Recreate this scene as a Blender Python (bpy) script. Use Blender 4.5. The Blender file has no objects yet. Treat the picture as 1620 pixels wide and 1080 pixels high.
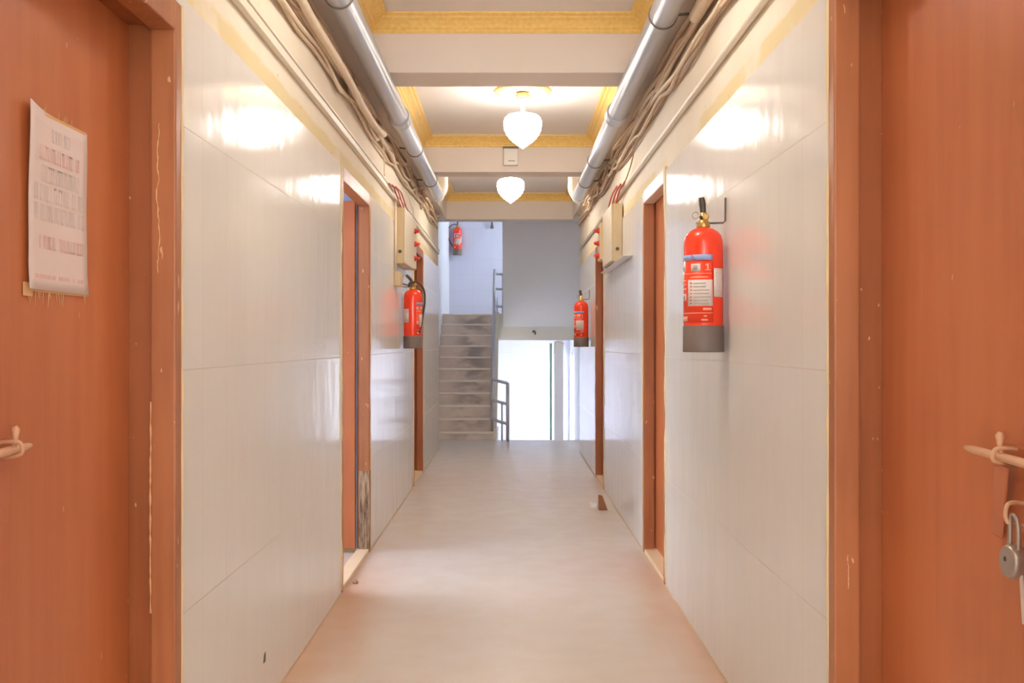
import bpy, math, random
from mathutils import Vector
random.seed(7)
PI = math.pi
SC = bpy.context.scene
COL = SC.collection

# ------------------------------------------------------------------ node helpers
def srgb(r, g, b):
    f = lambda c: (c/255/12.92) if c/255 <= .04045 else ((c/255+.055)/1.055)**2.4
    return (f(r), f(g), f(b), 1.0)

class NT:
    def __init__(s, name):
        s.m = bpy.data.materials.new(name); s.m.use_nodes = True
        s.t = s.m.node_tree; s.t.nodes.clear()
        s.out = s.n('ShaderNodeOutputMaterial'); s.p = s.n('ShaderNodeBsdfPrincipled')
        s.l(s.p.outputs[0], s.out.inputs[0])
    def n(s, k, **kw):
        x = s.t.nodes.new(k)
        for a, v in kw.items(): setattr(x, a, v)
        return x
    def l(s, a, b): s.t.links.new(a, b)
    def setv(s, inp, v):
        if hasattr(v, 'is_linked') or hasattr(v, 'links'): s.l(v, inp)
        else: inp.default_value = v
    def pos(s):
        return s.n('ShaderNodeNewGeometry').outputs['Position']
    def objc(s):
        return s.n('ShaderNodeTexCoord').outputs['Object']
    def scale(s, vec, sc):
        m = s.n('ShaderNodeMapping'); s.l(vec, m.inputs[0]); m.inputs['Scale'].default_value = sc
        return m.outputs[0]
    def noise(s, vec, sc, det=3, rough=.55):
        x = s.n('ShaderNodeTexNoise'); s.l(vec, x.inputs['Vector'])
        x.inputs['Scale'].default_value = sc; x.inputs['Detail'].default_value = det; x.inputs['Roughness'].default_value = rough
        return x.outputs[0]
    def ramp(s, f, a, b, lo=0., hi=1., smooth=True):
        x = s.n('ShaderNodeMapRange'); x.interpolation_type = 'SMOOTHSTEP' if smooth else 'LINEAR'
        s.l(f, x.inputs[0]); x.inputs[1].default_value = a; x.inputs[2].default_value = b
        x.inputs[3].default_value = lo; x.inputs[4].default_value = hi
        return x.outputs[0]
    def math(s, op, a, b=None, c=None):
        x = s.n('ShaderNodeMath', operation=op)
        s.setv(x.inputs[0], a)
        if b is not None: s.setv(x.inputs[1], b)
        if c is not None: s.setv(x.inputs[2], c)
        return x.outputs[0]
    def mix(s, f, a, b):
        x = s.n('ShaderNodeMix', data_type='RGBA')
        s.setv(x.inputs[0], f); s.setv(x.inputs[6], a); s.setv(x.inputs[7], b)
        return x.outputs[2]
    def sep(s, v):
        x = s.n('ShaderNodeSeparateXYZ'); s.l(v, x.inputs[0]); return x.outputs
    def comb(s, x_, y_, z_=0.):
        x = s.n('ShaderNodeCombineXYZ')
        for i, v in enumerate((x_, y_, z_)): s.setv(x.inputs[i], v)
        return x.outputs[0]
    def bump(s, h, strength=.3, dist=.01, normal=None):
        x = s.n('ShaderNodeBump'); x.inputs['Strength'].default_value = strength; x.inputs['Distance'].default_value = dist
        s.l(h, x.inputs['Height'])
        if normal: s.l(normal, x.inputs['Normal'])
        return x.outputs[0]
    def fin(s, col, rough=.5, metal=0., normal=None, spec=.5, coat=0.):
        s.setv(s.p.inputs['Base Color'], col); s.setv(s.p.inputs['Roughness'], rough)
        s.p.inputs['Metallic'].default_value = metal
        s.p.inputs['Specular IOR Level'].default_value = spec
        s.p.inputs['Coat Weight'].default_value = coat; s.p.inputs['Coat Roughness'].default_value = .1
        if normal: s.l(normal, s.p.inputs['Normal'])
        return s.m

def plain(name, rgb, rough=.5, metal=0., var=.08, vscale=12., spec=.5, coat=0.):
    t = NT(name); n = t.noise(t.objc(), vscale, 4)
    d = [c*(1-var) for c in rgb[:3]]+[1]; e = [min(1, c*(1+var)) for c in rgb[:3]]+[1]
    return t.fin(t.mix(n, tuple(d), tuple(e)), rough, metal, t.bump(n, .08, .004), spec, coat)

M = {}
# wall tile: tall glazed cream tiles, faint joints, slightly wavy glaze
def tile_mat(name, tw, th, zoff, base, joint, rough=.12, axis='Y', strength=.34):
    t = NT(name); x, y, z = t.sep(t.pos())
    h = y if axis == 'Y' else x
    v = t.comb(h, t.math('SUBTRACT', z, zoff))
    b = t.n('ShaderNodeTexBrick'); t.l(v, b.inputs['Vector'])
    b.offset = 0; b.squash = 1
    b.inputs['Color1'].default_value = (0.0, 0.0, 0.0, 1); b.inputs['Color2'].default_value = (1, 1, 1, 1)
    b.inputs['Mortar'].default_value = (.5, .5, .5, 1)
    b.inputs['Scale'].default_value = 1; b.inputs['Mortar Size'].default_value = .0016; b.inputs['Mortar Smooth'].default_value = .3
    b.inputs['Brick Width'].default_value = tw; b.inputs['Row Height'].default_value = th; b.inputs['Bias'].default_value = 0
    bw = t.n('ShaderNodeRGBToBW'); t.l(b.outputs[0], bw.inputs[0])
    n = t.noise(t.comb(h, z), 1.6, 3)
    c = t.mix(t.math('MULTIPLY', bw.outputs[0], .5), base, tuple(q*.955 for q in base[:3])+(1,))
    c = t.mix(t.ramp(n, .45, .75, 0, .35), c, tuple(a*b_ for a, b_ in zip(base[:3], (.97, .95, .90)))+(1,))
    c = t.mix(t.math('MULTIPLY', b.outputs['Fac'], .8), c, joint)
    # tile tilt + glaze waviness
    wav = t.noise(t.scale(t.comb(h, z), (5, 2.2, 1)), 1.0, 2)
    hgt = t.math('ADD', t.math('MULTIPLY', b.outputs['Fac'], -.35), wav)
    return t.fin(c, t.math('ADD', .0+rough, t.math('MULTIPLY', b.outputs['Fac'], .5)), 0, t.bump(hgt, strength, .006), .15)
M['tile'] = tile_mat('glazed_wall_tile', .222, .604, .53, srgb(228, 225, 220), srgb(192, 180, 164))
M['tile_far'] = tile_mat('stairwell_tile', .30, .25, .05, srgb(206, 208, 226), srgb(182, 186, 204), axis='X', rough=.3, strength=.1)

def plaster_mat(name, base, dirt, z0, z1, band=True):
    t = NT(name); P = t.pos(); x, y, z = t.sep(P)
    n1 = t.noise(P, 3.0, 5); n2 = t.noise(t.scale(P, (6, 2, 9)), 2.2, 5, .65); n3 = t.noise(P, 38, 3)
    c = t.mix(t.ramp(n1, .35, .75), base, tuple(a*b for a, b in zip(base[:3], (.95, .93, .89)))+(1,))
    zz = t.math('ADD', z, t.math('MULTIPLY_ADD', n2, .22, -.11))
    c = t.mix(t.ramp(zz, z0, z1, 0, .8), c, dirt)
    if band:      # old yellow tile adhesive showing along the tile edge
        e = t.math('ADD', z, t.math('MULTIPLY_ADD', n2, .05, -.025))
        m = t.math('MULTIPLY', t.ramp(e, 2.118, 2.135, 1, 0), t.ramp(t.noise(P, 2.1, 4), .38, .5))
        c = t.mix(t.math('MULTIPLY', m, .75), c, srgb(218, 198, 142))
    sp = t.ramp(t.noise(P, 26, 2), .73, .76, 0, .6)
    c = t.mix(sp, c, srgb(176, 146, 112))
    return t.fin(c, .75, 0, t.bump(n3, .25, .004), .3)
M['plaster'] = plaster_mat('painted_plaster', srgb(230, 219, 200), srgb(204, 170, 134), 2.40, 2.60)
M['ceil'] = plain('ceiling_paint', srgb(232, 224, 216), .7, var=.03, vscale=4)
M['beam'] = plain('beam_paint', srgb(226, 214, 202), .65, var=.04, vscale=3)
M['stairpaint'] = plain('stairwell_paint', srgb(226, 228, 236), .6, var=.03, vscale=2)
M['soffit'] = plain('grey_soffit_paint', srgb(236, 232, 228), .7, var=.04, vscale=2)
M['soffit_warm'] = plain('beige_landing_paint', srgb(232, 226, 212), .7, var=.05, vscale=3)

# gold cornice with embossed leaf band
t = NT('gold_cornice_paint'); P = t.pos()
vo = t.n('ShaderNodeTexVoronoi'); t.l(P, vo.inputs['Vector']); vo.inputs['Scale'].default_value = 34
n = t.noise(P, 45, 3)
c = t.mix(t.ramp(n, .3, .7), srgb(238, 196, 108), srgb(246, 210, 130))
M['gold'] = t.fin(c, .42, .1, t.bump(t.math('ADD', vo.outputs[0], t.math('MULTIPLY', n, .4)), .12, .006), .5)

# brown door paint with chips
def door_mat(name, base, dark, chips=.78, rough=.3):
    t = NT(name); P = t.pos()
    g = t.noise(t.scale(P, (9, 9, .8)), 2.4, 4)
    b = t.noise(P, 1.7, 3)
    c = t.mix(t.ramp(g, .3, .72), dark, base)
    c = t.mix(t.ramp(b, .4, .7, 0, .35), c, tuple(min(1, q*1.25) for q in base[:3])+(1,))
    ch = t.noise(t.scale(P, (30, 30, 11)), 2.0, 1, .4)
    c = t.mix(t.ramp(ch, chips, chips+.02, 0, .85), c, srgb(226, 178, 138))
    return t.fin(c, rough, 0, t.bump(g, .12, .003), .45)
M['leaf'] = door_mat('brown_door_paint', srgb(194, 116, 70), srgb(187, 106, 62), .80, .38)
M['frame'] = door_mat('brown_frame_paint', srgb(174, 110, 68), srgb(160, 96, 56), .755, .36)
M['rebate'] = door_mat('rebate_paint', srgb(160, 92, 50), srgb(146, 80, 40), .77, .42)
t = NT('bare_weathered_wood'); P = t.pos(); n = t.noise(t.scale(P, (40, 40, 4)), 2.0, 6, .7)
M['bare'] = t.fin(t.mix(t.ramp(n, .35, .65), srgb(108, 82, 62), srgb(196, 166, 134)), .8, 0, t.bump(n, .6, .01), .2)
M['edge'] = plain('yellowed_plaster_edge', srgb(226, 204, 160), .8, var=.12, vscale=24)
M['grout'] = plain('floor_edge_grout', srgb(208, 186, 158), .8, var=.15, vscale=5)
M['sill'] = plain('cream_threshold', srgb(232, 208, 172), .5, var=.08, vscale=9)
M['head_highlight'] = plain('frame_head_sheen', srgb(222, 196, 176), .35, var=.05)  # glossy highlight on the door head, put into its base colour

# floor: large pinkish-beige polished tiles, brown grime along the edges
t = NT('beige_floor_tile'); P = t.pos(); x, y, z = t.sep(P)
b = t.n('ShaderNodeTexBrick'); t.l(t.comb(t.math('ADD', x, .58), y), b.inputs['Vector']); b.offset = 0
b.inputs['Scale'].default_value = 1; b.inputs['Brick Width'].default_value = .6; b.inputs['Row Height'].default_value = .6
b.inputs['Mortar Size'].default_value = .0015; b.inputs['Mortar Smooth'].default_value = .4
n1 = t.noise(P, 1.3, 4); n2 = t.noise(P, 6, 4)
c = t.mix(t.ramp(n1, .3, .7), srgb(218, 207, 195), srgb(222, 212, 201))
c = t.mix(t.ramp(n2, .35, .7, 0, .25), c, srgb(212, 196, 182))
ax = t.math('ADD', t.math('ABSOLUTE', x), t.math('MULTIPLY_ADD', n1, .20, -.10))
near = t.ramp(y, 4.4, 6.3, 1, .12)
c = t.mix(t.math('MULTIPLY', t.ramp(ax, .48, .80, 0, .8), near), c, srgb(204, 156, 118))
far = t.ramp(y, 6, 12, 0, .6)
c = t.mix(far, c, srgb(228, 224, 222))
c = t.mix(t.math('MULTIPLY', b.outputs['Fac'], .45), c, srgb(228, 200, 176))
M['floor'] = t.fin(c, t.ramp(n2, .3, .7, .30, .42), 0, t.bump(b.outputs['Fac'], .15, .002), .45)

# stair treads/risers with darker patches in the middle
t = NT('stone_step'); P = t.pos(); x, y, z = t.sep(P)
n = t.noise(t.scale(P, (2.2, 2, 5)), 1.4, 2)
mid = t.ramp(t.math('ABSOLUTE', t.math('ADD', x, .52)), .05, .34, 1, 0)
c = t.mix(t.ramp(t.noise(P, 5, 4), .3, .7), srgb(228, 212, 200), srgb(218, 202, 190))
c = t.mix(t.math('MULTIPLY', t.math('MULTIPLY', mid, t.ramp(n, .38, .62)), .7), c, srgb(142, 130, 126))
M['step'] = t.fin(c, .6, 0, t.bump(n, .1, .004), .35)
M['nosing'] = plain('pale_step_nosing', srgb(244, 232, 220), .5, var=.06)

M['pvc'] = plain('grey_pvc_pipe', srgb(190, 192, 198), .32, var=.05, vscale=6)
M['pvc_white'] = plain('white_pvc_pipe', srgb(222, 216, 206), .35, var=.05)
M['strap'] = plain('dark_strap', srgb(112, 100, 92), .5, .4)
M['cable'] = plain('dusty_beige_cable', srgb(210, 184, 154), .65, var=.2, vscale=16)
M['cable_dk'] = plain('dusty_brown_cable', srgb(168, 136, 108), .7, var=.2, vscale=16)
M['cable_lt'] = plain('dusty_cream_cable', srgb(226, 206, 178), .6, var=.15, vscale=16)
M['trunk'] = plain('cream_trunking', srgb(226, 216, 196), .45, var=.05)
M['wire_red'] = plain('red_wire', srgb(196, 84, 60), .5)
M['wire_wh'] = plain('white_wire', srgb(226, 214, 200), .5)
M['boxtan'] = plain('tan_box_enamel', srgb(204, 180, 138), .4, var=.05)
M['boxlid'] = plain('cream_box_lid', srgb(222, 208, 180), .4, var=.04)
M['yellow'] = plain('yellow_box_side', srgb(226, 190, 96), .45, var=.06)
M['black'] = plain('black_plastic', srgb(76, 68, 62), .45, var=.1)
M['skirt'] = plain('dark_grey_skirt', srgb(116, 102, 94), .5, var=.06)
M['red'] = plain('extinguisher_red', srgb(248, 62, 26), .25, var=.03, coat=.3)
M['knobred'] = plain('switch_red', srgb(226, 60, 40), .35)
M['brass'] = plain('brass', srgb(196, 158, 92), .35, .7)
M['metal'] = plain('dull_steel', srgb(176, 166, 156), .35, .7)
M['painted_metal'] = plain('paint_smeared_metal', srgb(218, 172, 136), .45, .1, var=.12, vscale=40)
M['brownplate'] = plain('painted_over_plate', srgb(190, 112, 70), .4, var=.06)
M['hose'] = plain('black_hose', srgb(62, 56, 54), .5)
M['lab_white'] = plain('label_white', srgb(222, 208, 200), .5)
M['lab_blue'] = plain('label_blue', srgb(150, 170, 214), .5)
M['lab_grey'] = plain('label_grey_print', srgb(166, 156, 146), .6)
M['lab_red'] = plain('label_red_print', srgb(214, 70, 50), .5)
M['lab_pale'] = plain('label_pale_print', srgb(246, 170, 140), .5)
M['paper'] = plain('notice_paper', srgb(226, 208, 202), .6, var=.02)
M['ink'] = plain('faded_purple_ink', srgb(216, 200, 195), .7)
M['ink_red'] = plain('faded_red_ink', srgb(224, 190, 184), .7)
M['fibre'] = plain('torn_tape_fibre', srgb(224, 178, 128), .7)
M['rail'] = plain('blue_grey_rail_paint', srgb(186, 188, 198), .35, var=.05)
M['rail_lt'] = plain('pale_rail_paint', srgb(190, 192, 200), .3, var=.05)
M['green'] = plain('teal_pipe_paint', srgb(150, 186, 176), .45, var=.08)
M['white'] = plain('white_paint', srgb(234, 232, 230), .5, var=.03)
M['roomblue'] = plain('blue_room_paint', srgb(176, 196, 228), .7, var=.03)
M['rosette'] = plain('white_plaster_rosette', srgb(238, 230, 220), .6)
M['woodchip'] = plain('brown_wood_block', srgb(150, 92, 56), .5, var=.1)
t = NT('window_glass')
t.t.nodes.remove(t.p); g = t.n('ShaderNodeBsdfTransparent'); g.inputs[0].default_value = (.93, .96, .97, 1)
gl = t.n('ShaderNodeBsdfGlossy'); gl.inputs['Roughness'].default_value = .02
mx = t.n('ShaderNodeMixShader'); mx.inputs[0].default_value = .06
t.l(g.outputs[0], mx.inputs[1]); t.l(gl.outputs[0], mx.inputs[2]); t.l(mx.outputs[0], t.out.inputs[0])
M['glass'] = t.m
LAMP = 12.0
t = NT('lit_crystal_shade'); t.fin((.95, .93, .9, 1), .2)
tr = t.n('ShaderNodeBsdfTransparent'); mx = t.n('ShaderNodeMixShader'); mx.inputs[0].default_value = .65
t.l(t.p.outputs[0], mx.inputs[1]); t.l(tr.outputs[0], mx.inputs[2]); t.l(mx.outputs[0], t.out.inputs[0])
t.p.inputs['Emission Color'].default_value = (1.0, .965, .92, 1); t.p.inputs['Emission Strength'].default_value = LAMP
M['lit'] = t.m

# ------------------------------------------------------------------ mesh helpers
class MB:
    def __init__(s): s.v = []; s.f = []; s.mi = []; s.sm = []; s.cur = 0
    def mat(s, i): s.cur = i; return s
    def face(s, idx, smooth=False): s.f.append(tuple(idx)); s.mi.append(s.cur); s.sm.append(smooth)
    def box(s, x0, x1, y0, y1, z0, z1):
        x0, x1 = sorted((x0, x1)); y0, y1 = sorted((y0, y1)); z0, z1 = sorted((z0, z1))
        b = len(s.v)
        s.v += [(x, y, z) for z in (z0, z1) for y in (y0, y1) for x in (x0, x1)]
        for q in ((0, 2, 3, 1), (4, 5, 7, 6), (0, 1, 5, 4), (2, 6, 7, 3), (0, 4, 6, 2), (1, 3, 7, 5)): s.face([b+i for i in q])
        return s
    def hexa(s, p8):      # 8 points, bottom ring then top ring (counter-clockwise)
        b = len(s.v); s.v += [tuple(p) for p in p8]
        for q in ((3, 2, 1, 0), (4, 5, 6, 7), (0, 1, 5, 4), (1, 2, 6, 5), (2, 3, 7, 6), (3, 0, 4, 7)): s.face([b+i for i in q])
        return s
    def tube(s, path, r, n=10, cap=True):
        P = [Vector(p) for p in path]; R = r if isinstance(r, (list, tuple)) else [r]*len(P)
        rings = []; up = None
        for i, p in enumerate(P):
            d = (P[min(i+1, len(P)-1)]-P[max(i-1, 0)]).normalized()
            if up is None:
                up = Vector((0, 0, 1)) if abs(d.z) < .9 else Vector((1, 0, 0))
            u = (up-d*up.dot(d)).normalized(); up = u; w = d.cross(u)
            b = len(s.v)
            for k in range(n):
                a = 2*PI*k/n; q = p+u*math.cos(a)*R[i]+w*math.sin(a)*R[i]; s.v.append(tuple(q))
            rings.append(b)
        for i in range(len(rings)-1):
            for k in range(n):
                k2 = (k+1) % n
                s.face((rings[i]+k, rings[i]+k2, rings[i+1]+k2, rings[i+1]+k), True)
        if cap:
            s.face([rings[0]+k for k in reversed(range(n))]); s.face([rings[-1]+k for k in range(n)])
        return s
    def lathe(s, prof, n=32, c=(0, 0, 0), wob=None):   # profile (r, z); axis Z
        rings = []
        for i, (r, z) in enumerate(prof):
            b = len(s.v)
            for k in range(n):
                a = 2*PI*k/n; rr = r*(wob(a, i) if wob else 1)
                s.v.append((c[0]+rr*math.cos(a), c[1]+rr*math.sin(a), c[2]+z))
            rings.append(b)
        for i in range(len(rings)-1):
            for k in range(n):
                k2 = (k+1) % n
                s.face((rings[i]+k, rings[i]+k2, rings[i+1]+k2, rings[i+1]+k), True)
        if prof[0][0] > 1e-5: s.face([rings[0]+k for k in reversed(range(n))])
        if prof[-1][0] > 1e-5: s.face([rings[-1]+k for k in range(n)])
        return s
    def patch(s, r, a0, a1, z0, z1, n=10):       # curved label on a cylinder, angle 0 = local -Y, + towards +X
        b = len(s.v); th = .0005
        for k in range(n+1):
            a = math.radians(a0+(a1-a0)*k/n)
            for rr in (r, r+th):
                for z in (z0, z1): s.v.append((rr*math.sin(a), -rr*math.cos(a), z))
        for k in range(n):
            o = b+4*k; q = o+4
            s.face((o+2, q+2, q+3, o+3), True); s.face((o, o+1, q+1, q), True)
            s.face((o+1, o+3, q+3, q+1)); s.face((o, q, q+2, o+2))
        s.face((b, b+2, b+3, b+1)); e = b+4*n; s.face((e, e+1, e+3, e+2))
        return s
    def ringrect(s, x0, x1, y0, y1, prof):   # profile (inset, z) swept round a rectangle
        b = len(s.v)
        for u, z in prof:
            s.v += [(x0+u, y0+u, z), (x1-u, y0+u, z), (x1-u, y1-u, z), (x0+u, y1-u, z)]
        n = len(prof)
        for i in range(n):
            j = (i+1) % n
            for k in range(4):
                k2 = (k+1) % 4
                s.face((b+4*i+k, b+4*i+k2, b+4*j+k2, b+4*j+k))
        return s

def world_loc(o):
    v = Vector((0, 0, 0))
    while o is not None: v += o.location; o = o.parent
    return v
def obj(name, mb, mats, parent=None, bevel=0., local=False):
    me = bpy.data.meshes.new(name)
    off = Vector((0, 0, 0)) if (local or parent is None) else world_loc(parent)
    me.from_pydata([tuple(Vector(v)-off) for v in mb.v], [], mb.f)
    mats = mats if isinstance(mats, (list, tuple)) else [mats]
    for m in mats: me.materials.append(M[m])
    me.polygons.foreach_set('material_index', mb.mi); me.polygons.foreach_set('use_smooth', mb.sm)
    me.validate(); me.update()
    o = bpy.data.objects.new(name, me); COL.objects.link(o)
    if parent is not None: o.parent = parent
    if bevel:
        b = o.modifiers.new('bevel', 'BEVEL'); b.width = bevel; b.segments = 2; b.limit_method = 'ANGLE'; b.angle_limit = .7
    return o
def fixnormals(o):
    import bmesh
    bm = bmesh.new(); bm.from_mesh(o.data); bmesh.ops.recalc_face_normals(bm, faces=bm.faces); bm.to_mesh(o.data); bm.free(); return o
def tag(o, label=None, cat=None, group=None, kind=None):
    for k, v in (('label', label), ('category', cat), ('group', group), ('kind', kind)):
        if v: o[k] = v
    return o
def thing(name, loc, label, cat, group=None, rz=0., kind=None):
    o = bpy.data.objects.new(name, None); COL.objects.link(o); o.location = loc; o.rotation_euler = (0, 0, rz); o.empty_display_size = .1
    return tag(o, label, cat, group, kind)
def spline(pts, n=8):
    P = [Vector(p) for p in pts]; out = []
    for i in range(len(P)-1):
        a, b, c, d = P[max(i-1, 0)], P[i], P[i+1], P[min(i+2, len(P)-1)]
        for k in range(n):
            t = k/n
            out.append(.5*((2*b)+(c-a)*t+(2*a-5*b+4*c-d)*t*t+(3*b-3*c+d-a)*t**3))
    return out+[P[-1]]

# ------------------------------------------------------------------ dimensions
WL, WR = -.81, .77            # tile faces of the two corridor walls
ZC, ZB = 2.90, 2.61           # coffer ceiling, beam undersides
YL, YR = 11.5, 11.2           # where the corridor walls end
YB = -2.6                     # back end behind the camera
TILE = 2.057
BACK = 16.3                   # stairwell back wall
SX0, SX1 = -.98, .96          # stairwell side walls

# door openings: (y0, y1, head)
LD = [(1.45, 2.483, 2.03), (4.85, 5.84, 2.06), (8.47, 9.41, 2.06)]
RD = [(1.40, 2.435, 2.10), (5.01, 5.84, 2.075), (8.30, 9.10, 2.06)]

def wall(side, W, y0, y1, doors, thick=.18):
    s = -1 if W < 0 else 1
    a = W+s*.008; b = W+s*thick
    m = MB(); tl = MB()
    cur = y0
    for d0, d1, h in doors+[(y1, y1, 0)]:
        if d0 > cur:
            m.box(a, b, cur, d0, 0, ZC+.1); tl.box(W, a, cur, d0, 0, TILE)
        if d1 > d0:
            m.box(a, b, d0, d1, h, ZC+.1)
            if h < TILE: tl.box(W, a, d0, d1, h, TILE)
        cur = d1
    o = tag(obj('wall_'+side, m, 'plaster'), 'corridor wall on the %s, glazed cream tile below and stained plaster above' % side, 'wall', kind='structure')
    obj('tile_cladding', tl, 'tile', o)
    return o
wall('left', WL, YB, YL, LD)
wall('right', WR, YB, YR, RD)

# floor, back wall
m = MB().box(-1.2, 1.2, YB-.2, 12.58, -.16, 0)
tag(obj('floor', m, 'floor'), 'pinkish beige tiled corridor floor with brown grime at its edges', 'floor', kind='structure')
m = MB().box(-.99, .95, YB-.15, YB, 2.45, ZC+.1); m.box(-.99, .95, YB-.15, YB, 0, .35); m.box(-.99, -.72, YB-.15, YB, .35, 2.45); m.box(.68, .95, YB-.15, YB, .35, 2.45)  # rear opening is out of view, added to let in fill daylight
tag(obj('wall_back', m, 'plaster'), 'cream plaster wall behind the viewer with a wide opening added for fill daylight', 'wall', kind='structure')

# ceiling slab, side bands, beams
m = MB().box(-.988, .95, YB, 11.5, ZC, ZC+.1)
tag(obj('ceiling', m, 'ceil'), 'white coffered corridor ceiling', 'ceiling', kind='structure')
CX0, CX1 = -.725, .71
for side, x0, x1 in (('left', WL-.008, CX0), ('right', CX1, WR+.008)):
    tag(obj('ceiling_band_'+side, MB().box(x0, x1, YB, 11.5, ZB, ZC), 'beam'), 'lowered plaster band along the %s side of the ceiling' % side, 'ceiling', kind='structure')
BEAMS = [(-.95, -.70, 'behind the viewer'), (2.17, 2.43, 'above the two near doors'), (5.27, 5.56, 'before the first lit chandelier'), (8.33, 8.57, 'carrying the small grey box')]
for y0, y1, w in BEAMS:
    tag(obj('ceiling_beam', MB().box(CX0, CX1, y0, y1, ZB, ZC), 'beam', bevel=.004), 'cream cross beam of the coffered ceiling, '+w, 'beam', kind='structure')
m = MB().box(WL-.17, WR+.19, 11.5, 11.74, ZB, 4.6)
tag(obj('ceiling_beam', m, 'beam', bevel=.004), 'pale header beam at the stair end of the corridor', 'beam', kind='structure')
PROF = [(0, 2.815), (.008, 2.815), (.014, 2.824), (.014, 2.832), (.022, 2.836), (.030, 2.850), (.048, 2.868), (.066, 2.876), (.072, 2.884), (.082, 2.886), (.092, 2.892), (.092, ZC), (0, ZC)]
for i, (y0, y1, w) in enumerate([(-.70, 2.17, 'of the coffer over the viewer'), (2.43, 5.27, 'of the coffer in front of the first cross beam'),
                                 (5.56, 8.33, 'of the coffer around the first lit chandelier'), (8.57, 11.5, 'of the last coffer before the stairs')]):
    o = obj('trim_%d' % (i+1), MB().ringrect(CX0, CX1, y0, y1, PROF), 'gold'); fixnormals(o)
    tag(o, 'embossed gold cornice '+w, 'cornice', kind='structure')

# ------------------------------------------------------------------ doors
def door(n, W, d, label, recess, jw=.045, swing=False, near=True, wood='frame', bare=False, head=None):
    s = -1 if W < 0 else 1
    y0, y1, h = d
    root = thing('door_%d' % n, (W, (y0+y1)/2, 0), label, 'door', kind='structure')
    xa = W-s*.004; xm = W+s*.058; xb = W+s*(.07 if swing else .178)
    hh = .075
    fr = MB()
    # jambs and head, outer part (deeper rebate part behind)
    fr.box(xa, xm, y1-jw, y1, 0.0, h); fr.box(xa, xm, y0, y0+jw, 0.0, h); 
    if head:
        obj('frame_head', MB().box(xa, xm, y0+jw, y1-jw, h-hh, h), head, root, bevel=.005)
    else: fr.box(xa, xm, y0+jw, y1-jw, h-hh, h)
    obj('door_frame', fr, wood, root, bevel=.005)
    rb = MB()
    rb.box(xm, xb, y1-jw+.018, y1, 0.0, h); rb.box(xm, xb, y0, y0+jw-.018, 0.0, h); rb.box(xm, xb, y0+jw-.018, y1-jw+.018, h-hh+(.05 if swing else .018), h)
    obj('rebate', rb, 'rebate', root)
    # ragged plaster edge along the outer side of the frame
    pe = MB()
    for yy, dy in ((y1, 1), (y0, -1)):
        path = []
        for k in range(33):
            z = .02+(h-.02)*k/32
            path.append((W+s*.001, yy+dy*(.004+.005*random.random()), z))
        pe.tube(path, [.004+.006*random.random() for _ in path], 6)
    obj('plaster_edge', pe, 'edge', root)
    th = MB().box(W-s*.0, xb, y0+.0, y1, 0.0, .022)
    obj('threshold', th, 'sill', root, bevel=.004)
    if bare:
        b = MB().box(xa-s*.002, xm+s*.0, y1-jw-.003, y1-.001, .024, .47)
        obj('bare_wood_patch', b, 'bare', root, bevel=.004)
    if swing:
        lf = MB().box(W+s*.078, W+s*.86, y1-.018-.034, y1-.018, .026, h-.047)
        obj('reveal_lining', MB().box(xb+s*.001, W+s*.19, y1-.008, y1+.001, .022, h), 'roomblue', root)
    else:
        xl = W+s*recess
        lf = MB().box(xl, xl+s*.035, y0+jw-.018, y1-jw+.018, .03, h-hh+.018)
    leaf = obj('door_leaf', lf, 'leaf', root, bevel=.003)
    return root, leaf
d1, leaf1 = door(1, WL, LD[0], 'brown painted door with a white paper notice and a sliding bolt', .115)
d2, leaf2 = door(2, WL, LD[1], 'brown door standing open into a room, bare wood at the foot of its frame', .1, swing=True, bare=True)
d3, _ = door(3, WL, LD[2], 'brown door behind the extinguisher with a hanging black hose', .1)
d4, leaf4 = door(4, WR, RD[0], 'brown painted door with a bolt, hasp and round padlock', .115)
d5, _ = door(5, WR, RD[1], 'closed brown door beyond the large labelled fire extinguisher', .066, head='head_highlight')
d6, _ = door(6, WR, RD[2], 'brown door beyond the tan electrical box and above the wood block', .1)

# chipped paint seams on the near frames (raised flaking paint lines)
def flake(parent, W, yy, z0, z1, name='paint_crack', amp=.004, r=.0016):
    path = []; y = 0
    k = 40
    for i in range(k+1):
        y += random.uniform(-amp, amp)*.6; y *= .9
        path.append((W, yy+y, z0+(z1-z0)*i/k))
    obj(name, MB().tube(path, [r*random.uniform(.4, 1.4) for _ in path], 5), 'fibre', parent)
def flake_x(parent, x, yy, z0, z1, amp=.004, r=.0014):
    path = []; q = 0
    for i in range(41):
        q += random.uniform(-amp, amp)*.6; q *= .9
        path.append((x+q, yy, z0+(z1-z0)*i/40))
    obj('paint_crack', MB().tube(path, [r*random.uniform(.3, 1.4) for _ in path], 5), 'fibre', parent)
flake_x(d1, -.848, 2.4375, 1.37, 1.73)
flake_x(d1, -.866, 2.4375, .55, 1.06, .001, .0022)
flake_x(d4, .80, 2.3895, .62, .70, .002); flake_x(d4, .79, 2.3895, 1.98, 2.0, .001)

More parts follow.
